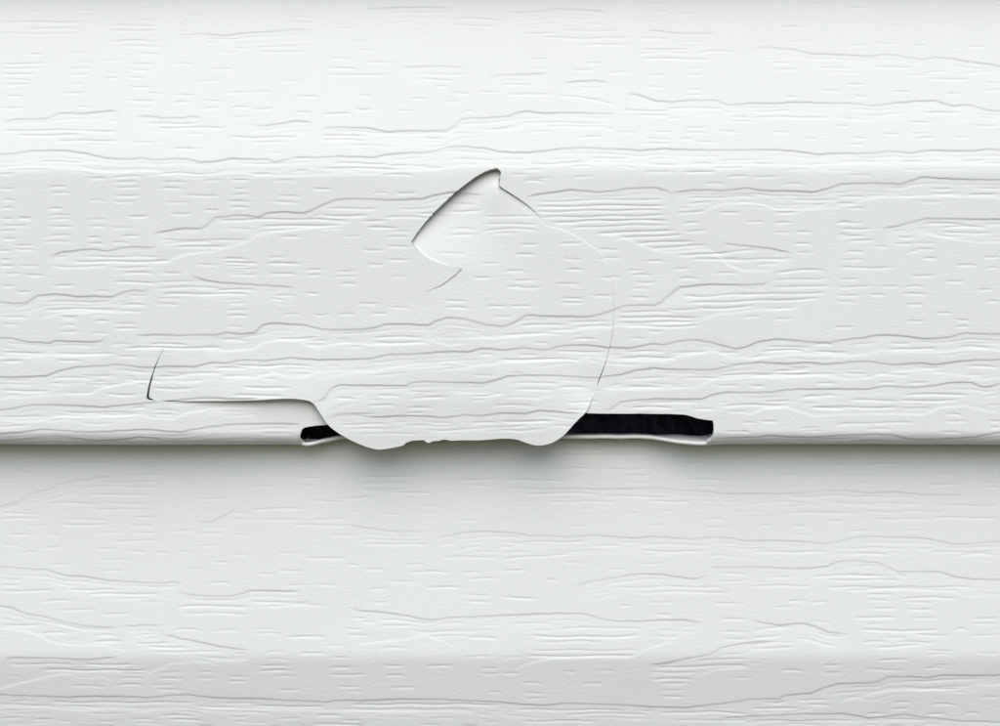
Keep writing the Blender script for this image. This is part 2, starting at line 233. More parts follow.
LO_DARK = [
 (0,440,4,[[(-60,285),(0,278),(70,262),(120,230),(170,217),(240,193),(290,177),(350,172),(400,161),(465,162)],
  [(-60,518),(0,516),(50,515),(120,523),(190,527),(260,548),(340,553),(430,567),(520,573),(640,578),(740,573)],
  [(700,612),(780,625),(850,630),(930,628),(970,618),(1000,608),(1160,611),(1210,614)],
  [(780,338),(850,338),(880,322),(930,295),(965,283)]]),
 (0,570,4,[[(-60,140),(0,148),(50,155),(100,177),(180,190),(250,208),(330,225),(400,230),(475,232)],[(480,226),(570,223),(660,222)],
  [(640,255),(720,275),(800,288),(870,305),(940,315),(1000,320)],
  [(5,392),(18,365),(28,354),(50,350),(200,352),(350,358),(440,350),(480,343)],
  [(-60,500),(0,500),(140,505),(260,510),(380,506),(500,508),(600,512),(680,502),(760,500),(850,512),(930,515),(1000,515),(1100,520),(1310,530),(1350,522),(1430,525),(1600,518),(1740,518),(1850,523),(2000,530),(2100,540),(2180,543),(2250,535),(2400,538),(2520,543),(2620,550),(2740,552),(2850,540),(2930,530),(3000,518),(3120,515),(3140,503),(3240,495),(3300,470),(3350,457),(3510,450),(3550,428),(3640,427),(3720,432),(3760,422),(3820,420),(3880,423),(3970,422),(4060,412)]]),
 (250,440,4,[[(390,350),(470,362),(560,374),(650,377),(705,374)],[(740,398),(800,393),(850,380),(920,375),(1000,378),(1060,382),(1120,392),(1200,393),(1280,397),(1380,390),(1470,398),(1530,403),(1620,395),(1700,402),(1770,405),(1850,398),(1920,402),(1970,412),(2000,412),(2110,412),(2200,415),(2300,425),(2360,412),(2420,400),(2500,395),(2620,400),(2700,402),(2760,415),(2820,427),(2900,422),(3060,412)],
  [(1000,202),(1080,203),(1140,209),(1210,208),(1320,208),(1440,210),(1540,208),(1620,203),(1700,213),(1800,218),(1900,228),(2000,228),(2130,228),(2220,225),(2300,216),(2370,215),(2480,225),(2600,222),(2700,232),(2860,232)]]),
 (250,570,4,[[(390,147),(430,165),(540,173),(620,185),(680,197),(730,202),(800,193),(900,190),(1000,185),(1120,180),(1260,176),(1340,178),(1400,197),(1460,207),(1560,208),(1640,202),(1740,203),(1815,214)]]),
 (500,440,4,[[(295,592),(350,575),(430,560),(500,550),(560,542),(640,543),(700,553),(770,562),(810,555),(832,540)],
  [(830,518),(900,515),(1000,516),(1090,517),(1180,522),(1240,520),(1310,512),(1350,495),(1420,490),(1500,497),(1540,510),(1590,533),(1660,533),(1760,535),(1810,550),(1880,563),(2060,566)]]),
 (500,570,4,[[(590,380),(660,372),(740,355),(840,337),(880,312),(940,300),(1000,290),(1090,284)]]),
 (750,570,4,[[(0,200),(60,215),(120,223),(200,215),(260,228),(310,250),(395,258)],
  [(-120,594),(0,587),(200,578),(370,577),(440,587),(480,595),(540,590),(620,578),(680,590),(760,597),(850,607),(1060,612)]]),
]
LO_LIGHT = [
 (0,570,4,[[(-40,232),(0,235),(100,245),(160,265),(200,290),(280,300),(430,303),(460,315),(530,330)],
  [(-40,485),(0,475),(70,455),(180,430),(250,418),(400,425),(465,452)],
  [(565,445),(600,410),(650,393),(680,375),(750,370),(1010,360)],
  [(-40,550),(0,550),(200,555),(350,565),(450,555),(600,565),(750,550),(1000,560),(1400,568),(1900,572)]]),
 (250,570,4,[[(420,300),(500,290),(620,280),(700,262),(780,290),(840,316)]]),
 (500,570,4,[[(40,420),(60,400),(110,375),(180,358),(300,345),(480,352),(540,345),(600,310),(720,280)],
  [(755,437),(820,415),(860,400),(940,393),(1010,395)]]),
 (750,570,4,[[(335,538),(420,515),(480,500),(540,487),(660,478),(800,482),(900,465),(1040,458)]]),
]
LO_GROOVE = [
 (0,440,4,[(280,440,105),(490,680,155),(420,650,180),(300,640,200),(350,600,228),(180,400,265),(420,600,265),(360,600,285),(90,130,290),(0,160,303),(0,150,322),(260,440,325),(220,440,345),(95,200,350),(520,640,320),(520,620,355),(660,790,372),(370,500,378),(520,640,378),(30,130,388),(190,240,388),(450,640,412),(0,80,432),(170,250,437),(390,480,443),(510,590,450),(610,680,465),(700,770,452),(80,150,463),(800,880,432),(790,900,380),(800,900,358),(930,1000,388),(400,520,485),(190,280,500),(850,920,490),(750,830,520),(390,490,533),(840,920,578),(780,920,242),(920,1000,330),(940,1000,300),(70,130,140),(0,70,165),(880,1000,155),(930,1000,465),(0,100,560),(0,80,585),(270,480,600),(0,230,605)]),
 (0,570,4,[(250,540,78),(340,640,100),(160,300,130),(230,390,160),(400,520,177),(550,670,130),(150,290,255),(360,480,265),(0,180,220),(360,500,285),(690,820,243),(850,970,243),(570,760,305),(600,900,325),(540,700,290),(30,300,373),(160,600,395),(330,540,375),(480,590,410),(470,580,432),(460,580,462),(260,430,460),(620,750,408),(620,740,433),(600,710,455),(620,740,478),(780,870,408),(780,870,432),(910,990,422),(910,990,445),(20,150,525),(200,780,528),(250,400,547),(520,740,535),(0,100,595),(130,220,597),(230,290,603),(390,460,605),(510,620,600),(640,780,583),(670,820,600),(920,1000,583),(930,1000,610),(700,1000,150),(720,1000,175)]),
 (250,440,4,[(0,110,200),(190,260,190),(200,290,160),(0,230,287),(240,380,255),(350,500,240),(430,680,162),(440,650,185),(430,640,205),(550,740,222),(820,1000,172),(890,970,198),(750,820,222),(0,230,330),(230,390,328),(170,400,350),(530,610,308),(670,760,308),(690,760,275),(830,920,330),(310,460,388),(450,720,425),(430,700,405),(560,720,432),(100,220,460),(220,390,478),(880,1000,455),(770,1000,478),(850,930,415),(380,440,505),(450,550,525),(620,700,505),(630,800,535),(110,210,525),(20,100,543),(820,930,535)]),
 (250,570,4,[(0,210,90),(130,250,65),(250,360,60),(540,690,48),(480,550,82),(620,800,15),(870,1000,40),(700,850,72),(840,970,103),(860,970,130),(490,550,130),(0,250,125),(50,300,148),(20,110,235),(20,130,255),(140,310,265),(370,460,232),(390,480,192),(380,480,258),(510,680,222),(740,870,220),(590,680,220),(290,380,300),(860,1000,270),(510,640,313),(190,310,330),(60,140,330),(60,160,355),(310,410,350),(30,160,378),(30,170,400),(310,420,388),(310,470,415),(90,190,422),(530,620,380),(690,820,378),(540,620,422),(850,980,345),(920,1000,388),(920,1000,410),(350,440,463),(380,450,488),(110,200,477),(560,670,470),(950,1000,487),(0,300,545),(400,1000,540),(350,900,558),(260,370,585),(100,210,595),(370,450,603),(720,830,593),(0,80,610),(920,1000,608)]),
 (500,440,4,[(220,380,132),(400,600,127),(500,610,153),(500,610,178),(750,900,168),(0,270,178),(780,880,195),(80,400,228),(400,700,235),(590,760,255),(170,470,258),(310,380,285),(630,700,292),(500,560,308),(280,340,352),(800,910,330),(800,920,362),(600,650,352),(70,360,415),(540,850,430),(350,500,432),(560,830,450),(0,130,455),(0,60,430),(0,290,482,460),(550,660,498),(440,500,520),(260,320,500),(0,110,525),(180,230,562),(450,900,595),(540,930,612),(870,1000,540),(860,1000,565),(720,850,108),(150,420,50),(240,600,75)]),
 (500,570,4,[(0,150,110),(590,710,130),(470,530,148),(850,970,138),(620,690,178),(870,1000,198),(40,220,215),(130,210,240),(230,570,235),(120,560,262),(150,420,285),(600,730,260),(880,1000,245),(880,1000,272),(130,560,318),(100,540,342),(0,90,350),(0,80,408),(250,310,402),(390,460,403),(80,170,453),(330,420,455),(90,180,490),(100,190,513),(640,760,455),(640,740,480),(640,740,505),(600,780,435),(590,800,408),(620,1000,390,378),(780,1000,365,350),(870,1000,335,325),(940,1000,430),(60,500,560),(250,600,578),(700,1000,600),(80,400,605),(640,1000,575),(830,1000,590)]),
 (750,440,4,[(310,430,113),(440,640,115),(110,200,155),(380,500,153),(520,630,160),(420,490,188),(700,850,190),(740,820,148),(910,1000,180),(940,1000,205),(0,260,262),(150,560,242),(0,120,318),(140,440,303),(300,700,262),(480,720,325),(760,1000,272),(440,780,295),(720,1000,322),(310,370,338),(390,490,375),(610,700,373),(180,260,390),(170,230,355),(30,90,355),(330,630,440),(0,320,455),(380,560,465),(700,1000,455),(820,1000,470),(400,520,515),(380,520,540),(300,620,565),(240,560,550),(0,250,585),(300,900,590)]),
 (750,570,4,[(230,800,40),(0,250,62),(250,700,62),(380,850,82),(460,580,100),(460,570,122),(600,830,115),(610,740,130),(480,590,155),(620,740,157),(150,210,127),(240,310,130),(90,180,150),(250,330,205),(410,590,188),(640,760,193),(870,1000,192),(440,550,215),(880,1000,215),(440,760,238),(640,800,255),(530,630,270),(870,1000,260),(0,180,243,230),(0,130,272,262),(0,120,298,285),(0,190,315,300),(440,550,290),(490,700,308,296),(590,740,288),(820,870,240),(700,830,318),(700,820,340),(910,1000,325),(500,640,360),(450,630,395),(730,800,378),(690,800,393),(290,370,378),(290,370,408),(120,220,400),(0,50,370),(180,330,518),(220,340,540),(0,210,550),(570,640,530),(720,840,540),(560,640,557),(700,790,575),(860,920,573),(460,540,573),(0,430,603),(530,720,603),(920,1000,505)]),
]

# ------------------------------------------------------------------ relief of one course as a height field over (x, v)
HX, HY, X0, V0 = 1.0, 0.5, -30.0, -64.0
NX = int(1060 / HX) + 1
NV = int((VEND + 4 - V0) / HY) + 1

def stamp(H, xs, vs, prof, span, amp):
    """add a cross-section prof(t) along the path v(x)"""
    o = np.argsort(xs); xs, vs, amp = xs[o], vs[o], amp[o]
    i0 = max(0, int(math.ceil((xs[0] - X0) / HX))); i1 = min(NX - 1, int((xs[-1] - X0) / HX))
    if i1 <= i0: return
    ii = np.arange(i0, i1 + 1)
    xc = X0 + ii * HX
    vc = np.interp(xc, xs, vs); ac = np.interp(xc, xs, amp)
    j0 = np.floor((vc + span[0] - V0) / HY).astype(int)
    jj = j0[:, None] + np.arange(int((span[1] - span[0]) / HY) + 2)[None, :]
    t = V0 + jj * HY - vc[:, None]
    val = prof(t) * ac[:, None]
    ok = (jj >= 0) & (jj < NV)
    np.add.at(H, (jj[ok], np.broadcast_to(ii[:, None], jj.shape)[ok]), val[ok])

def p_dark(t): return -smooth((t + 0.85) / 1.6) * np.clip(1 - (t - 0.75) / 18.0, 0, 1)
def p_light(t): return -np.clip(1 + (t + 1.3) / 16.0, 0, 1) * (1 - smooth((t + 1.3) / 2.9))
def p_groove(t): return -smooth((t + 0.75) / 1.45) * (1 - smooth((t - 0.6) / 2.8))

def ends(n, xs, taper):
    d = np.minimum(xs - xs[0], xs[-1] - xs)
    return smooth(0.12 + d / max(taper, 1e-3))

def fade(y, k):
    w = np.asarray(y) - COURSE * k
    return (0.62 + 0.38 * smooth((w - 20) / 130)) * (0.82 if k else 1.0)         # relief lowered towards the nail side, imitating grain that bright light washes out

def fill(dark, groove):
    """short grooves that run along under the lip of each recess"""
    have = [(tx + l[0] / z, tx + l[1] / z, ty + l[2] / z) for tx, ty, z, ls in groove for l in ls]
    hx0, hx1, hy = np.array(have).T
    out = []
    for tx, ty, z, lines in dark:
        for ln in lines:
            a = np.array(ln, float); px, py = tx + a[:, 0] / z, ty + a[:, 1] / z
            if px[-1] - px[0] < 40: continue
            for off, lo, hi, gap in ((4.6, 50, 240, 26), (8.8, 50, 240, 30), (12.8, 16, 110, 36), (16.8, 14, 80, 50)):
                x = px[0] + rng.uniform(2, 24)
                while x < px[-1] - 14:
                    x1 = min(x + rng.uniform(lo, hi), px[-1] - 2)
                    m = max(2, int((x1 - x) / 16))
                    xx = np.linspace(x, x1, m + 1)
                    base = np.interp(xx, px, py)
                    drift = rng.normal(0, 0.9) * np.linspace(-1, 1, m + 1)
                    yy = base * 0.75 + base.mean() * 0.25 + off + drift + rng.normal(0, 0.5)
                    # broken wherever a groove already runs
                    run = []
                    for q in range(m + 1):
                        hit = ((hx0 - 2 < xx[q]) & (hx1 + 2 > xx[q]) & (np.abs(hy - yy[q]) < 2.7)).any()
                        if not hit: run.append((xx[q], yy[q]))
                        if hit or q == m:
                            if len(run) > 1 and run[-1][0] - run[0][0] > 10: out.append(run)
                            run = []
                    x = x1 + rng.uniform(5, gap)
    return out

def relief(k, dark, light, groove):
    extra = fill(dark, groove)
    H = np.zeros((NV, NX))
    for lst, prof, span, A in ((dark, p_dark, (-2, 20), 0.85), (light, p_light, (-18, 2.2), 0.44)):
        for tx, ty, z, lines in lst:
            for ln in lines:
                a = np.array(ln, float)
                px, py = tx + a[:, 0] / z, ty + a[:, 1] / z
                xf = np.arange(px[0], px[-1] + 0.5, 1.0)
                yf = np.interp(xf, px, py)
                ker = np.hanning(7)[1:-1]; ker /= ker.sum()
                yp = np.concatenate([np.full(2, yf[0]), yf, np.full(2, yf[-1])])
                yf = np.convolve(yp, ker, 'valid')
                yf = yf + 0.25 * np.sin(xf / 4.1 + px[0]) * np.sin(xf / 9.7)
                am = A * fade(yf, k) * ends(0, xf, 14) * (0.85 + 0.2 * np.sin(xf / 23.0 + py[0]))
                xs, vs = photo_to_surface(xf, yf, k)
                stamp(H, xs, vs, prof, span, am)
    done = []
    for tx, ty, z, lines in groove:
        for ln in lines:
            x0, x1, ya = tx + ln[0] / z, tx + ln[1] / z, ty + ln[2] / z
            yb = ty + ln[3] / z if len(ln) > 3 else ya + rng.normal(0, 0.5)
            ym = (ya + yb) / 2
            if any(min(x1, q[1]) - max(x0, q[0]) > 0.5 * (x1 - x0) and abs(q[2] - ym) < 2.3 for q in done): continue   # seen in two tiles
            done.append((x0, x1, ym))
            n = x1 - x0
            xf = np.linspace(x0 - 1, x1 + 1, max(8, int(n)))
            u = np.linspace(0, 1, len(xf))
            yf = ya + (yb - ya) * u + (rng.normal(0, 0.7) - 0.3) * 4 * u * (1 - u)
            yf = yf + (0.45 if n > 30 else 0.2) * np.sin(u * n / rng.uniform(7, 12) + rng.uniform(0, 6))
            am = rng.uniform(0.31, 0.56) * (1.15 if n > 34 else 0.95) * fade(yf, k) * ends(0, xf, min(14, n * 0.45))
            xs, vs = photo_to_surface(xf, yf, k)
            stamp(H, xs, vs, p_groove, (-2, 5), am)
    for run in extra:
        a = np.array(run)
        xf = np.arange(a[0, 0], a[-1, 0], 1.0)
        yf = np.interp(xf, a[:, 0], a[:, 1]) + 0.3 * np.sin(xf / rng.uniform(5, 9) + rng.uniform(0, 6))
        am = rng.uniform(0.20, 0.42) * fade(yf, k) * ends(0, xf, min(22, len(xf) * 0.4)) * (0.8 + 0.3 * np.sin(xf / 17 + a[0, 1]))
        xs, vs = photo_to_surface(xf, yf, k)
        stamp(H, xs, vs, p_groove, (-2, 5), am)
    return H

H_UP = relief(0, UP_DARK, UP_LIGHT, UP_GROOVE)
H_LO = relief(1, LO_DARK, LO_LIGHT, LO_GROOVE)
vv = V0 + np.arange(NV) * HY
bl = smooth((vv - 236) / 10)[:, None]                   # below the frame the lower course goes on like the upper
H_LO = H_LO * (1 - bl) + H_UP[:, ::-1] * bl

def sample(H, x, v):
    x = np.asarray(x); v = np.asarray(v)
    xm = -28.0 + np.abs((x + 28.0 + 1056.0) % 2112.0 - 1056.0)   # mirrored outside the traced width
    fx = np.clip((xm - X0) / HX, 0, NX - 1.001); fv = np.clip((v - V0) / HY, 0, NV - 1.001)
    i, j = fx.astype(int), fv.astype(int); a, b = fx - i, fv - j
    return (H[j, i] * (1 - a) * (1 - b) + H[j, i + 1] * a * (1 - b) + H[j + 1, i] * (1 - a) * b + H[j + 1, i + 1] * a * b)

# ------------------------------------------------------------------ mesh helpers
def to_world(x, y, d):
    return np.stack([(x - CX) * S, -d * S, (CY - y) * S], axis=-1)

def mesh_object(name, verts, quads, mat, parent, tris=None, normals=None):
    me = bpy.data.meshes.new(name)
    nq = len(quads)
    me.vertices.add(len(verts)); me.vertices.foreach_set('co', np.asarray(verts, np.float32).ravel())
    me.loops.add(nq * 4); me.loops.foreach_set('vertex_index', np.asarray(quads, np.int32).ravel())
    me.polygons.add(nq); me.polygons.foreach_set('loop_start', np.arange(0, nq * 4, 4, dtype=np.int32))
    me.polygons.foreach_set('use_smooth', np.ones(nq, bool))
    me.update(calc_edges=True)
    if normals is not None:
        me.normals_split_custom_set_from_vertices(np.asarray(normals, np.float32))
    me.materials.append(mat)
    ob = bpy.data.objects.new(name, me)
    sc.collection.objects.link(ob)
    ob.parent = parent
    return ob

def vnormals(verts, quads):
    a, b, c, d = (verts[quads[:, i]] for i in range(4))
    fn = np.cross(c - a, d - b)
    n = np.zeros_like(verts)
    for i in range(4):
        for ax in range(3):
            n[:, ax] += np.bincount(quads[:, i], fn[:, ax], minlength=len(verts))
    return n

def norm(n):
    return n / np.maximum(np.linalg.norm(n, axis=1, keepdims=True), 1e-20)

def lean(y, d, k):
    if k < 1: return y, d
    c, s_ = math.cos(LEAN), math.sin(LEAN)
    return KINK + (y - KINK) * c + d * s_, d * c - (y - KINK) * s_ - BACK

def surface(x, v, k, H, extra=0.0, flat=False, slip=0.0):
    h = sample(H, x + 1.4 * slip, v - 1.0 * slip)
    if flat:
        return to_world(x, v + COURSE * k, h + extra)
    y = np.interp(v, PV, PY); d = np.interp(v, PV, PD)
    ty = np.interp(v, PV, PNY); td = np.interp(v, PV, PND)
    if k == 0: y = y + (1.3 * np.exp(-((x - 430) / 260) ** 2) - 0.5 + 0.35 * np.sin(x / 71.0)) * smooth((v - 412) / 30)
    y, d = lean(y - td * h, d + ty * h + extra, k)
    return to_world(x, y + COURSE * k, d)

def grid_quads(nx, nv):
    i, j = np.meshgrid(np.arange(nx - 1), np.arange(nv - 1))
    a = (j * nx + i).ravel()
    return np.stack([a, a + nx, a + nx + 1, a + 1], 1)

XL, XR = -620.0, 1620.0
def x_lines(fine):
    if not fine: return np.arange(XL, XR + 1, 10.0)
    return np.concatenate([np.arange(XL, -40, 10.0), np.arange(-40, 1040, 1.5), np.arange(1040, XR + 1, 10.0)])

def inside(poly, x, y):
    r = np.zeros(x.shape, bool)
    n = len(poly)
    for i in range(n):
        (x1, y1), (x2, y2) = poly[i], poly[(i + 1) % n]
        if y1 == y2: continue
        c = ((y1 > y) != (y2 > y)) & (x < (x2 - x1) * (y - y1) / (y2 - y1) + x1)
        r ^= c
    return r

def nearest(poly, x, y, closed=True):
    """nearest point on polyline; returns px, py, segment index, distance"""
    P = np.array(poly, float)
    Q = np.roll(P, -1, 0) if closed else P[1:]
    P = P if closed else P[:-1]
    e = Q - P; L2 = np.maximum((e ** 2).sum(1), 1e-12)
    t = np.clip(((x[:, None] - P[:, 0]) * e[:, 0] + (y[:, None] - P[:, 1]) * e[:, 1]) / L2, 0, 1)
    qx = P[:, 0] + t * e[:, 0]; qy = P[:, 1] + t * e[:, 1]
    d2 = (x[:, None] - qx) ** 2 + (y[:, None] - qy) ** 2
    s = d2.argmin(1); r = np.arange(len(x))
    return qx[r, s], qy[r, s], s, np.sqrt(d2[r, s])

def tps(ctrl, x, y):
    """thin plate spline through (x, y, value) points"""
    c = np.array(ctrl, float); P = c[:, :2] / 100; n = len(c)
    U = lambda r2: np.where(r2 > 1e-12, r2 * np.log(np.maximum(r2, 1e-12)), 0)
    K = U(((P[:, None] - P[None]) ** 2).sum(-1)) + np.eye(n) * 1e-3
    A = np.zeros((n + 3, n + 3)); A[:n, :n] = K; A[:n, n] = 1; A[:n, n + 1:] = P; A[n, :n] = 1; A[n + 1:, :n] = P.T
    w = np.linalg.solve(A, np.concatenate([c[:, 2], [0, 0, 0]]))
    out = np.full(x.shape, w[n]) + w[n + 1] * x / 100 + w[n + 2] * y / 100
    for i in range(n):
        out += w[i] * U((x / 100 - P[i, 0]) ** 2 + (y / 100 - P[i, 1]) ** 2)
    return out

# ------------------------------------------------------------------ the break
CRACK_LEFT = [(165,344),(162,351),(157,362),(153.5,370),(150.5,380),(148,390),(147,398.5)]
TEAR = [(155,401),(180,401.6),(200,401.3),(240,401),(262,400.3),(275,399.1),(288,398.6),(300,399.3),(311,401)]
FLAP_EDGE = [(316,406),(322,416),(328,425),(336,431.5),(345,437.3),(357,443.5),(368,447.8),(378,450.2),(384,449.6),(391,448.6),(400,446.8),(404.5,445.2),(406,443),(410.5,441.8),(412,440.8),(418,441),(423.5,440.2),(425,442),(428,443.4),(431,442.6),(433,441.4),(439,441.6),(441,440.2),(447,440),(450,441.4),(455,441),(462,440.6),(475,440.9),(490,440),(500,439.1),(510,439),(518,440),(527,443.5),(537,446.2),(548,444.7),(557,440.7),(565,434.5),(573,425),(580,417.5),(586,412.5)]
CRACK_RIGHT = [(590,403),(596,390),(600,378),(604,368),(609,352),(612.5,335),(614,320),(614.2,300),(613,285),(610,270),(604,258),(597,250),(580,239),(566,231),(553,227.6),(546,225.5),(543.5,221),(538,215),(531,208),(522,201),(512,194.5),(503,189),(499,186),(499.5,178),(500.5,172),(497,168.5)]
CRACK_ARC = [(488,171),(478,176),(468,183),(455,193),(443,204),(430,217),(420,229),(414,238),(411.5,242),(414,246),(420,253),(430,259),(442,264),(455,267.5),(462,268)]
CRACK_TAIL = [(457,274),(450,279),(444,284),(436,288),(428,291),(421,293)]
HINGE = [(380,301),(330,309),(280,319),(230,332),(190,345)]
def soften(P, keep=38.0):
    """round a polyline by corner cutting, keeping its sharp turns"""
    P = [np.array(p, float) for p in P]
    for _ in range(3):
        out = [P[0]]
        for i in range(1, len(P) - 1):
            a, b = P[i] - P[i - 1], P[i + 1] - P[i]
            ang = math.degrees(math.acos(np.clip(a @ b / (np.linalg.norm(a) * np.linalg.norm(b) + 1e-9), -1, 1)))
            if ang > keep: out.append(P[i])
            else: out += [P[i] - a * 0.25, P[i] + b * 0.25]
        out.append(P[-1]); P = out
    return [tuple(p) for p in P]

CUT = CRACK_LEFT + TEAR + FLAP_EDGE + CRACK_RIGHT + CRACK_ARC + CRACK_TAIL
CUT = soften(CUT)
def ragged(P):
    out = []
    for a, b in zip(P[:-1], P[1:]):
        out.append(a)
        L = math.hypot(b[0] - a[0], b[1] - a[1])
        if 350 < a[0] < 535 and a[1] > 437:
            for t in np.arange(2.2, L, 2.2) / L:
                x, y = a[0] + (b[0] - a[0]) * t, a[1] + (b[1] - a[1]) * t
                out.append((x, y + rng.uniform(-0.5, 0.7)))
    return out + [P[-1]]
CUT = ragged(CUT)
FLAP = CUT + HINGE
NCUT = len(CUT) - 1                                     # segments 0..NCUT-1 are open, the rest is the hinge
HINGE_LINE = [CUT[-1]] + HINGE + [CUT[0]]
# what is gone from the course itself below the hanging piece
HOLE_Y = [(330,424.2),(318,425.2),(309,426.2),(303.5,427.4),(301,429.3),(300,432),(298.6,437),(298.6,441.5),(300.5,444.8),(301,445.4)]
HOLE_R = [(709,445.4),(708.5,443.6),(711.8,441),(713.6,437),(714.4,430),(714.2,423.6),(713.2,420.4),(706,419.6),(697,418),(690,415.6),(682,413.8),(640,413.4),(600,413.4),(587,412.8)]
hv = lambda L: [(a, float(y_to_v(b))) for a, b in soften(L, 24.0)]
HOLE = hv(HOLE_Y) + [(302, 520), (709, 520)] + hv(HOLE_R) + [(560, 405), (340, 405)]

# how far the loose piece stands out (+) or is pushed in (-)
OUT = [(165,344,0),(162,352,-0.2),(150,385,-1.2),(148,397,-1.4),(165,399,-0.3),(200,399,2.0),(240,399,3.6),(283,397,4.5),(311,400,4.5),(328,424,4.0),(345,436,2.5),(378,449,-1.0),(420,440,-2.0),(460,440,-2.5),(505,438,-2.0),(545,444,0.5),(570,428,2.5),(586,412,3.5),
       (595,395,0.3),(602,374,0.2),(610,350,0.35),(614,320,0.30),(613,290,0.15),(604,258,0.35),(580,239,0.8),(556,228,0.8),(544,220,0.0),(530,207,-1.8),(514,196,-2.6),(500,187,-3.0),(499,172,-8.5),(485,174,-9.5),(455,194,-9.5),(430,218,-8.0),(412,242,-4.5),(430,258,-1.9),(460,267,-1.0),(452,279,-1.0),(436,289,-0.6),(423,292,-0.1),
       (480,210,-5.6),(480,250,-2.6),(520,260,-1.0),(480,300,-0.6),(560,300,0.2),(540,350,0.6),(450,350,0.4),(350,350,0.6),(250,360,0.4),(400,400,1.8),(520,400,1.8)]
for hx, hy in [CUT[-1]] + HINGE + [CUT[0]]: OUT.append((hx, hy, 0.0))
# width of the gap along the cut
GAP = [(165,344,0.1),(161,354,0.5),(155,368,0.9),(150,385,1.8),(147,397,2.2),(158,400,0.5),(200,401,0.2),(311,401,0.2),(600,378,1.0),(590,403,0.0),(595,392,0.0),(614,300,0.30),(609,352,0.45),(604,258,0.1),(570,233,0.1),(540,217,0.05),(530,207,0.4),(500,187,0.6),(500,172,1.5),(488,171,2.0),(455,193,1.1),(440,206,0.9),(420,229,0.6),(412,242,0.5),(440,263,0.1),(462,268,0.5),(450,279,0.5),(430,290,0.4),(421,293,0.1)]

def gap_at(x, y):
    g = np.array(GAP)
    w = 1 / (((x[:, None] - g[:, 0]) ** 2 + (y[:, None] - g[:, 1]) ** 2) + 4.0) ** 1.5
    return (w * g[:, 2]).sum(1) / w.sum(1)

def bump_body(x, v):
    """the sound course gives a little around the break"""
    g = lambda cx, cy, sx, sy: np.exp(-((x - cx) / sx) ** 2 - ((v - cy) / sy) ** 2)
    r = smooth((x - 165) / 150) * smooth((400 - x) / 60) * smooth((v - 396) / 8) * -5.5
    r = r + 0.8 * g(430, 195, 45, 25) + 0.5 * g(505, 165, 30, 15) - 0.6 * g(650, 250, 60, 60)
    r = r - 1.2 * g(660, 428, 70, 14)
    return r

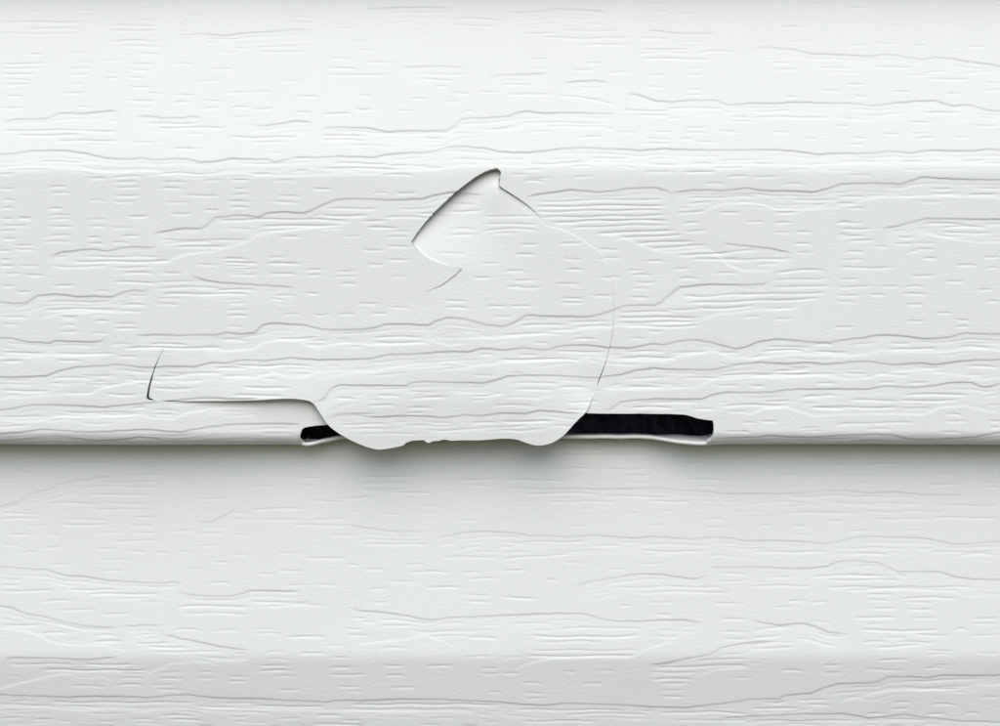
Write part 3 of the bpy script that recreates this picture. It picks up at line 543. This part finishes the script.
def build_cut_course(parent):
    xs = x_lines(True)
    vs = np.concatenate([np.arange(-60, -22, 2.0), np.arange(-22, VARC, 0.6), np.linspace(VARC, VEND, 12)])
    nx, nv = len(xs), len(vs)
    X, V = np.meshgrid(xs, vs)
    X, V = X.ravel().copy(), V.ravel().copy()
    Q = grid_quads(nx, nv)
    qx, qv = X[Q].mean(1), V[Q].mean(1)
    near = (qx > 130) & (qx < 730) & (qv > 150)
    in_f = np.zeros(len(Q), bool); in_h = np.zeros(len(Q), bool)
    in_f[near] = inside(FLAP, qx[near], qv[near]); in_h[near] = inside(HOLE, qx[near], qv[near])
    body_q = Q[~(in_f | in_h)]
    # the loose piece is flat to its lower edge, so it gets its own plain grid
    fx = xs[(xs > 140) & (xs < 622)]; fv = np.concatenate([vs[(vs > 160) & (vs < 425)], np.arange(vs[vs < 425][-1] + 0.6, 453, 0.6)])
    FXg, FVg = np.meshgrid(fx, fv); FX, FV = FXg.ravel().copy(), FVg.ravel().copy()
    FQ = grid_quads(len(fx), len(fv))
    ff = inside(FLAP, FX[FQ].mean(1), FV[FQ].mean(1))
    flap_q = FQ[ff]

    def rim_edges(q):
        e = np.concatenate([q[:, [0, 1]], q[:, [1, 2]], q[:, [2, 3]], q[:, [3, 0]]])
        key = np.sort(e, 1)
        k = key[:, 0].astype(np.int64) * 10_000_000 + key[:, 1]
        u, inv, cnt = np.unique(k, return_inverse=True, return_counts=True)
        return e[cnt[inv] == 1]

    def prepare(x, v, q, polys, is_flap):
        e = rim_edges(q)
        lim = (x[e].min(1) > xs[0] + 1) & (x[e].max(1) < xs[-1] - 1) & (v[e].min(1) > -50)
        if not is_flap: lim &= ~((v[e].min(1) > VEND - 0.1))
        e = e[lim]
        b = np.unique(e)
        x0, v0 = x.copy(), v.copy()
        # which way is solid material at each rim vertex
        qc = np.stack([x[q].mean(1), v[q].mean(1)], 1)
        acc = np.zeros((len(x), 3))
        for i in range(4):
            acc[:, 0] += np.bincount(q[:, i], qc[:, 0], minlength=len(x)); acc[:, 1] += np.bincount(q[:, i], qc[:, 1], minlength=len(x)); acc[:, 2] += np.bincount(q[:, i], minlength=len(x))
        best = None
        for pi, p in enumerate(polys):
            r = nearest(p, x[b], v[b])
            if best is None: best = [r[0], r[1], r[2], r[3], np.zeros(len(b), int)]
            else:
                m = r[3] < best[3]
                for c in range(4): best[c] = np.where(m, r[c], best[c])
                best[4] = np.where(m, pi, best[4])
        x[b], v[b] = best[0], best[1]
        hinge = (best[4] == 0) & (best[2] >= NCUT)
        return e, b, hinge, acc

    # polygon for the body: flap union hole, snapped to whichever outline is nearer; inner pieces are gone anyway
    be, bb, bh, bacc = prepare(X, V, body_q, [FLAP, HOLE], False)
    fe, fb, fh, facc = prepare(FX, FV, flap_q, [FLAP], True)

    def outline_normals(n_verts, b, x, v, polys, acc):
        """rim normals taken from the drawn outline, pointing away from the material"""
        out = np.zeros((n_verts, 2))
        best = np.full(len(b), 1e9); nn = np.zeros((len(b), 2))
        for p in polys:
            P = np.array(p, float); E = np.roll(P, -1, 0) - P
            E /= np.maximum(np.linalg.norm(E, axis=1, keepdims=True), 1e-9)
            N2 = np.stack([E[:, 1], -E[:, 0]], 1)
            area = 0.5 * (P[:, 0] * np.roll(P[:, 1], -1) - np.roll(P[:, 0], -1) * P[:, 1]).sum()
            N2 = N2 if area > 0 else -N2                 # outward from the polygon
            _, _, sg, dd = nearest(p, x[b], v[b])
            m = dd < best
            nn[m] = N2[sg[m]]; best = np.minimum(best, dd)
        out[b] = nn
        return out
    bn = -outline_normals(len(X), bb, X, V, [FLAP, HOLE], bacc)
    fn = outline_normals(len(FX), fb, FX, FV, [FLAP], facc)
    BEV = 0.32
    def inset(x, v, q, rim, sign, half):
        """open the cut: the rim and what lies next to it draw back, fading out over a few px"""
        ids = np.unique(q)
        ids = ids[(x[ids] > 138) & (x[ids] < 626) & (v[ids] > 160) & (v[ids] < 456)]
        P = np.array(CUT, float)
        qx, qy, sg, dd = [np.zeros(len(ids)) for _ in range(4)]; sg = sg.astype(int)
        for c in range(0, len(ids), 20000):
            qx[c:c+20000], qy[c:c+20000], sg[c:c+20000], dd[c:c+20000] = nearest(CUT, x[ids[c:c+20000]], v[ids[c:c+20000]], closed=False)
        m = dd < 7
        ids, qx, qy, sg, dd = ids[m], qx[m], qy[m], sg[m], dd[m]
        E = P[1:] - P[:-1]; E /= np.maximum(np.linalg.norm(E, axis=1, keepdims=True), 1e-9)
        N2 = np.stack([E[:, 1], -E[:, 0]], 1)
        F = np.array(FLAP); area = 0.5 * (F[:, 0] * np.roll(F[:, 1], -1) - np.roll(F[:, 0], -1) * F[:, 1]).sum()
        N2 = N2 * (1 if area > 0 else -1) * sign          # away from this material
        g = BEV + half * gap_at(qx, qy)
        if sign > 0:                                      # pushed in far enough, the piece reaches in under the sound vinyl
            g = g - 3.2 * smooth((-tps(OUT, qx, qy) - 5.6) / 2.0)
        g = g * (1 - dd / 7)
        ends_ = np.minimum(np.hypot(qx - P[0, 0], qy - P[0, 1]), np.hypot(qx - P[-1, 0], qy - P[-1, 1]))
        g *= smooth(ends_ / 5)
        x[ids] -= N2[sg, 0] * g; v[ids] -= N2[sg, 1] * g
    inset(X, V, body_q, bb, -1, 0.4)
    inset(FX, FV, flap_q, fb, 1, 0.6)

    bx = bump_body(X, V)
    bx[bb[bh]] = 0
    bodyv = surface(X, V, 0, H_UP, bx)
    fo = np.zeros(len(FX))
    used = np.unique(flap_q)
    dh = nearest(HINGE_LINE, FX[used], FV[used], closed=False)[3]
    fo[used] = tps(OUT, FX[used], FV[used]) * smooth(dh / 26)
    slip = np.zeros(len(FX)); slip[used] = smooth(dh / 90)
    flapv = surface(FX, FV, 0, H_UP, fo, flat=True, slip=slip)
    # shared normals along the hinge, so that it does not show
    bN, fN = vnormals(bodyv, body_q), vnormals(flapv, flap_q)
    key = lambda x, v: np.round(x * 64).astype(np.int64) * 1_000_003 + np.round(v * 64).astype(np.int64)
    kb, kf = key(X[bb[bh]], V[bb[bh]]), key(FX[fb[fh]], FV[fb[fh]])
    _, ia, ic = np.intersect1d(kb, kf, return_indices=True)
    pa, pc = bb[bh][ia], fb[fh][ic]
    s = bN[pa] + fN[pc]; bN[pa] = s; fN[pc] = s
    print('hinge pairs', len(pa), 'of', bh.sum(), fh.sum())

    def finish(name, verts, q, e, n2, N, hinge_ids, par, thick, back_only=None):
        hs = np.zeros(len(verts), bool); hs[hinge_ids] = True
        e = e[~(hs[e].all(1))]
        b = np.unique(e)
        keep = np.unique(q)
        Nn = norm(N)
        o = np.zeros((len(b), 3)); o[:, 0] = n2[b, 0]; o[:, 2] = -n2[b, 1]
        o -= Nn[b] * (o * Nn[b]).sum(1, keepdims=True); o = norm(o)
        taper = np.where(hs[b], 0.0, 1.0)[:, None]
        p0 = verts[b]
        p1 = p0 + (o * BEV - Nn[b] * 0.5 * BEV) * S * taper
        p2 = p1 + (o * 0.1 - Nn[b] * 0.9 * BEV) * S * taper
        p3 = p2 - Nn[b] * thick * S
        nb = len(b); nv0 = len(verts)
        idx = -np.ones(len(verts), int); idx[b] = np.arange(nb)
        allv = np.concatenate([verts, p1, p2, p2, p3])
        a, c = idx[e[:, 0]], idx[e[:, 1]]
        rows = [nv0, nv0 + nb]
        sk = np.concatenate([np.stack([e[:, 0], nv0 + a, nv0 + c, e[:, 1]], 1),
                             np.stack([nv0 + a, nv0 + nb + a, nv0 + nb + c, nv0 + c], 1),
                             np.stack([nv0 + 2 * nb + a, nv0 + 3 * nb + a, nv0 + 3 * nb + c, nv0 + 2 * nb + c], 1)])
        allN = np.concatenate([Nn, norm(Nn[b] * 0.8 + o * 0.6), norm(Nn[b] * 0.35 + o), o, o])
        Qs = np.concatenate([q, sk])
        # drop unused vertices
        us = np.unique(Qs); remap = -np.ones(len(allv), int); remap[us] = np.arange(len(us))
        return mesh_object(name, allv[us], remap[Qs], VINYL, par, normals=allN[us])

    course = finish('siding_panel', bodyv, body_q, be, bn, bN, bb[bh], parent, 4.2)
    flap = finish('broken_flap', flapv, flap_q, fe, fn, fN, fb[fh], course, 4.2)
    return course, flap

def build_course(parent, k, H, fine):
    xs = x_lines(fine)
    if fine:
        vs = np.concatenate([np.arange(-46.4, 255, 0.6), np.arange(255, VARC, 2.5), np.linspace(VARC, VEND, 10)])
    else:
        vs = np.concatenate([np.arange(-57, VARC, 2.0), np.linspace(VARC, VEND, 10)])
    X, V = np.meshgrid(xs, vs)
    verts = surface(X.ravel(), V.ravel(), k, H)
    return mesh_object('siding_panel', verts, grid_quads(len(xs), len(vs)), VINYL, parent)

def build_lip(parent):
    """what is left of the rolled bottom edge under the hole: a bent strip running back into the wall"""
    path = np.array([(290,440,-20),(297,442.4,-17),(301,443.6,-14.5),(305,444.2,-13),(311,443.4,-13),(318,441.8,-16),(326,440.0,-20),(336,438.0,-22),(350,437.2,-23),(380,436,-24),(430,432.5,-25),(515,432.5,-25),(545,436,-24),(570,437.2,-23),(600,437.2,-22),(640,437.0,-21),(652,437.4,-20),(665,439.6,-16),(680,441.6,-13),(695,443,-11),(705,443.2,-11),(711,442.6,-12),(720,441,-15)])
    xs = np.arange(290, 720.5, 1.0)
    y = np.interp(xs, path[:, 0], path[:, 1]); d = np.interp(xs, path[:, 0], path[:, 2])
    ker = np.hanning(13); ker /= ker.sum()
    sm = lambda a: np.convolve(np.concatenate([np.full(6, a[0]), a, np.full(6, a[-1])]), ker, 'valid')
    y, d = sm(y), sm(d)
    y = y + 0.25 * np.sin(xs / 6.3) * np.sin(xs / 17.0)
    T = 3.9
    rise = 0.12 + 0.9 * smooth((xs - 655) / 30)
    ring = [(T/2-0.2, -30), (T/2, -14), (T/2, -2), (T/2-0.5, -0.6), (T/2-1.2, 0), (-T/2+1.2, 0), (-T/2+0.5, -0.6), (-T/2, -2), (-T/2-1.0, -8), (-T/2-2.8, -16), (-T/2-4.6, -30)]
    # (offset down, offset in depth); upper face climbs towards the back
    V = []
    for oy, od in ring:
        o = np.where(oy < -T / 2, -T / 2 + (oy + T / 2) * rise, oy)
        V.append(to_world(xs, y + 0.9 + o, d + od))
    V = np.concatenate(V)
    n = len(xs); q = []
    Q = grid_quads(n, len(ring))
    return mesh_object('bottom_lip', V, Q, VINYL, parent)

def build_barrier(parent):
    xs = np.linspace(XL, XR, 160); ys = np.linspace(-560, 1440, 140)
    X, Y = np.meshgrid(xs, ys); X, Y = X.ravel(), Y.ravel()
    d = -92 + 2.5 * np.sin(X / 60 + np.sin(Y / 90) * 2) * np.sin(Y / 47 + X / 300)
    front = to_world(X, Y, d)
    back = to_world(X, Y, np.full_like(X, -110.0))
    Q = grid_quads(160, 140); m = len(X)
    nx, ny = 160, 140
    edge = lambda a: np.stack([a[:-1], a[1:], a[1:] + m, a[:-1] + m], 1)
    Q = np.concatenate([Q, Q[:, ::-1] + m, edge(np.arange(nx)), edge(np.arange(nx) + nx * (ny - 1)), edge(np.arange(ny) * nx), edge(np.arange(ny) * nx + nx - 1)])
    return mesh_object('weather_barrier', np.concatenate([front, back]), Q, BARRIER, parent)

wall = bpy.data.objects.new('vinyl_siding', None)
wall.location = (0, 0, 0)
sc.collection.objects.link(wall)
wall['label'] = 'white vinyl lap siding with embossed wood grain and a cracked, broken course'
wall['category'] = 'siding'

panel, flap = build_cut_course(wall)
panel['label'] = 'white siding panel with a curved crack and a dark hole at its lower edge'
flap['label'] = 'cracked rounded piece of white vinyl hanging loose over the dark hole'
lip = build_lip(panel)
lip['label'] = 'thin torn strip of bottom edge left under the hole'
lower = build_course(wall, 1, H_LO, True)
lower['label'] = 'sound white siding panel in the shade below the broken one'
above = build_course(wall, -1, H_UP[:, ::-1], False)
below = build_course(wall, 2, H_UP[:, ::-1], False)
build_barrier(wall)
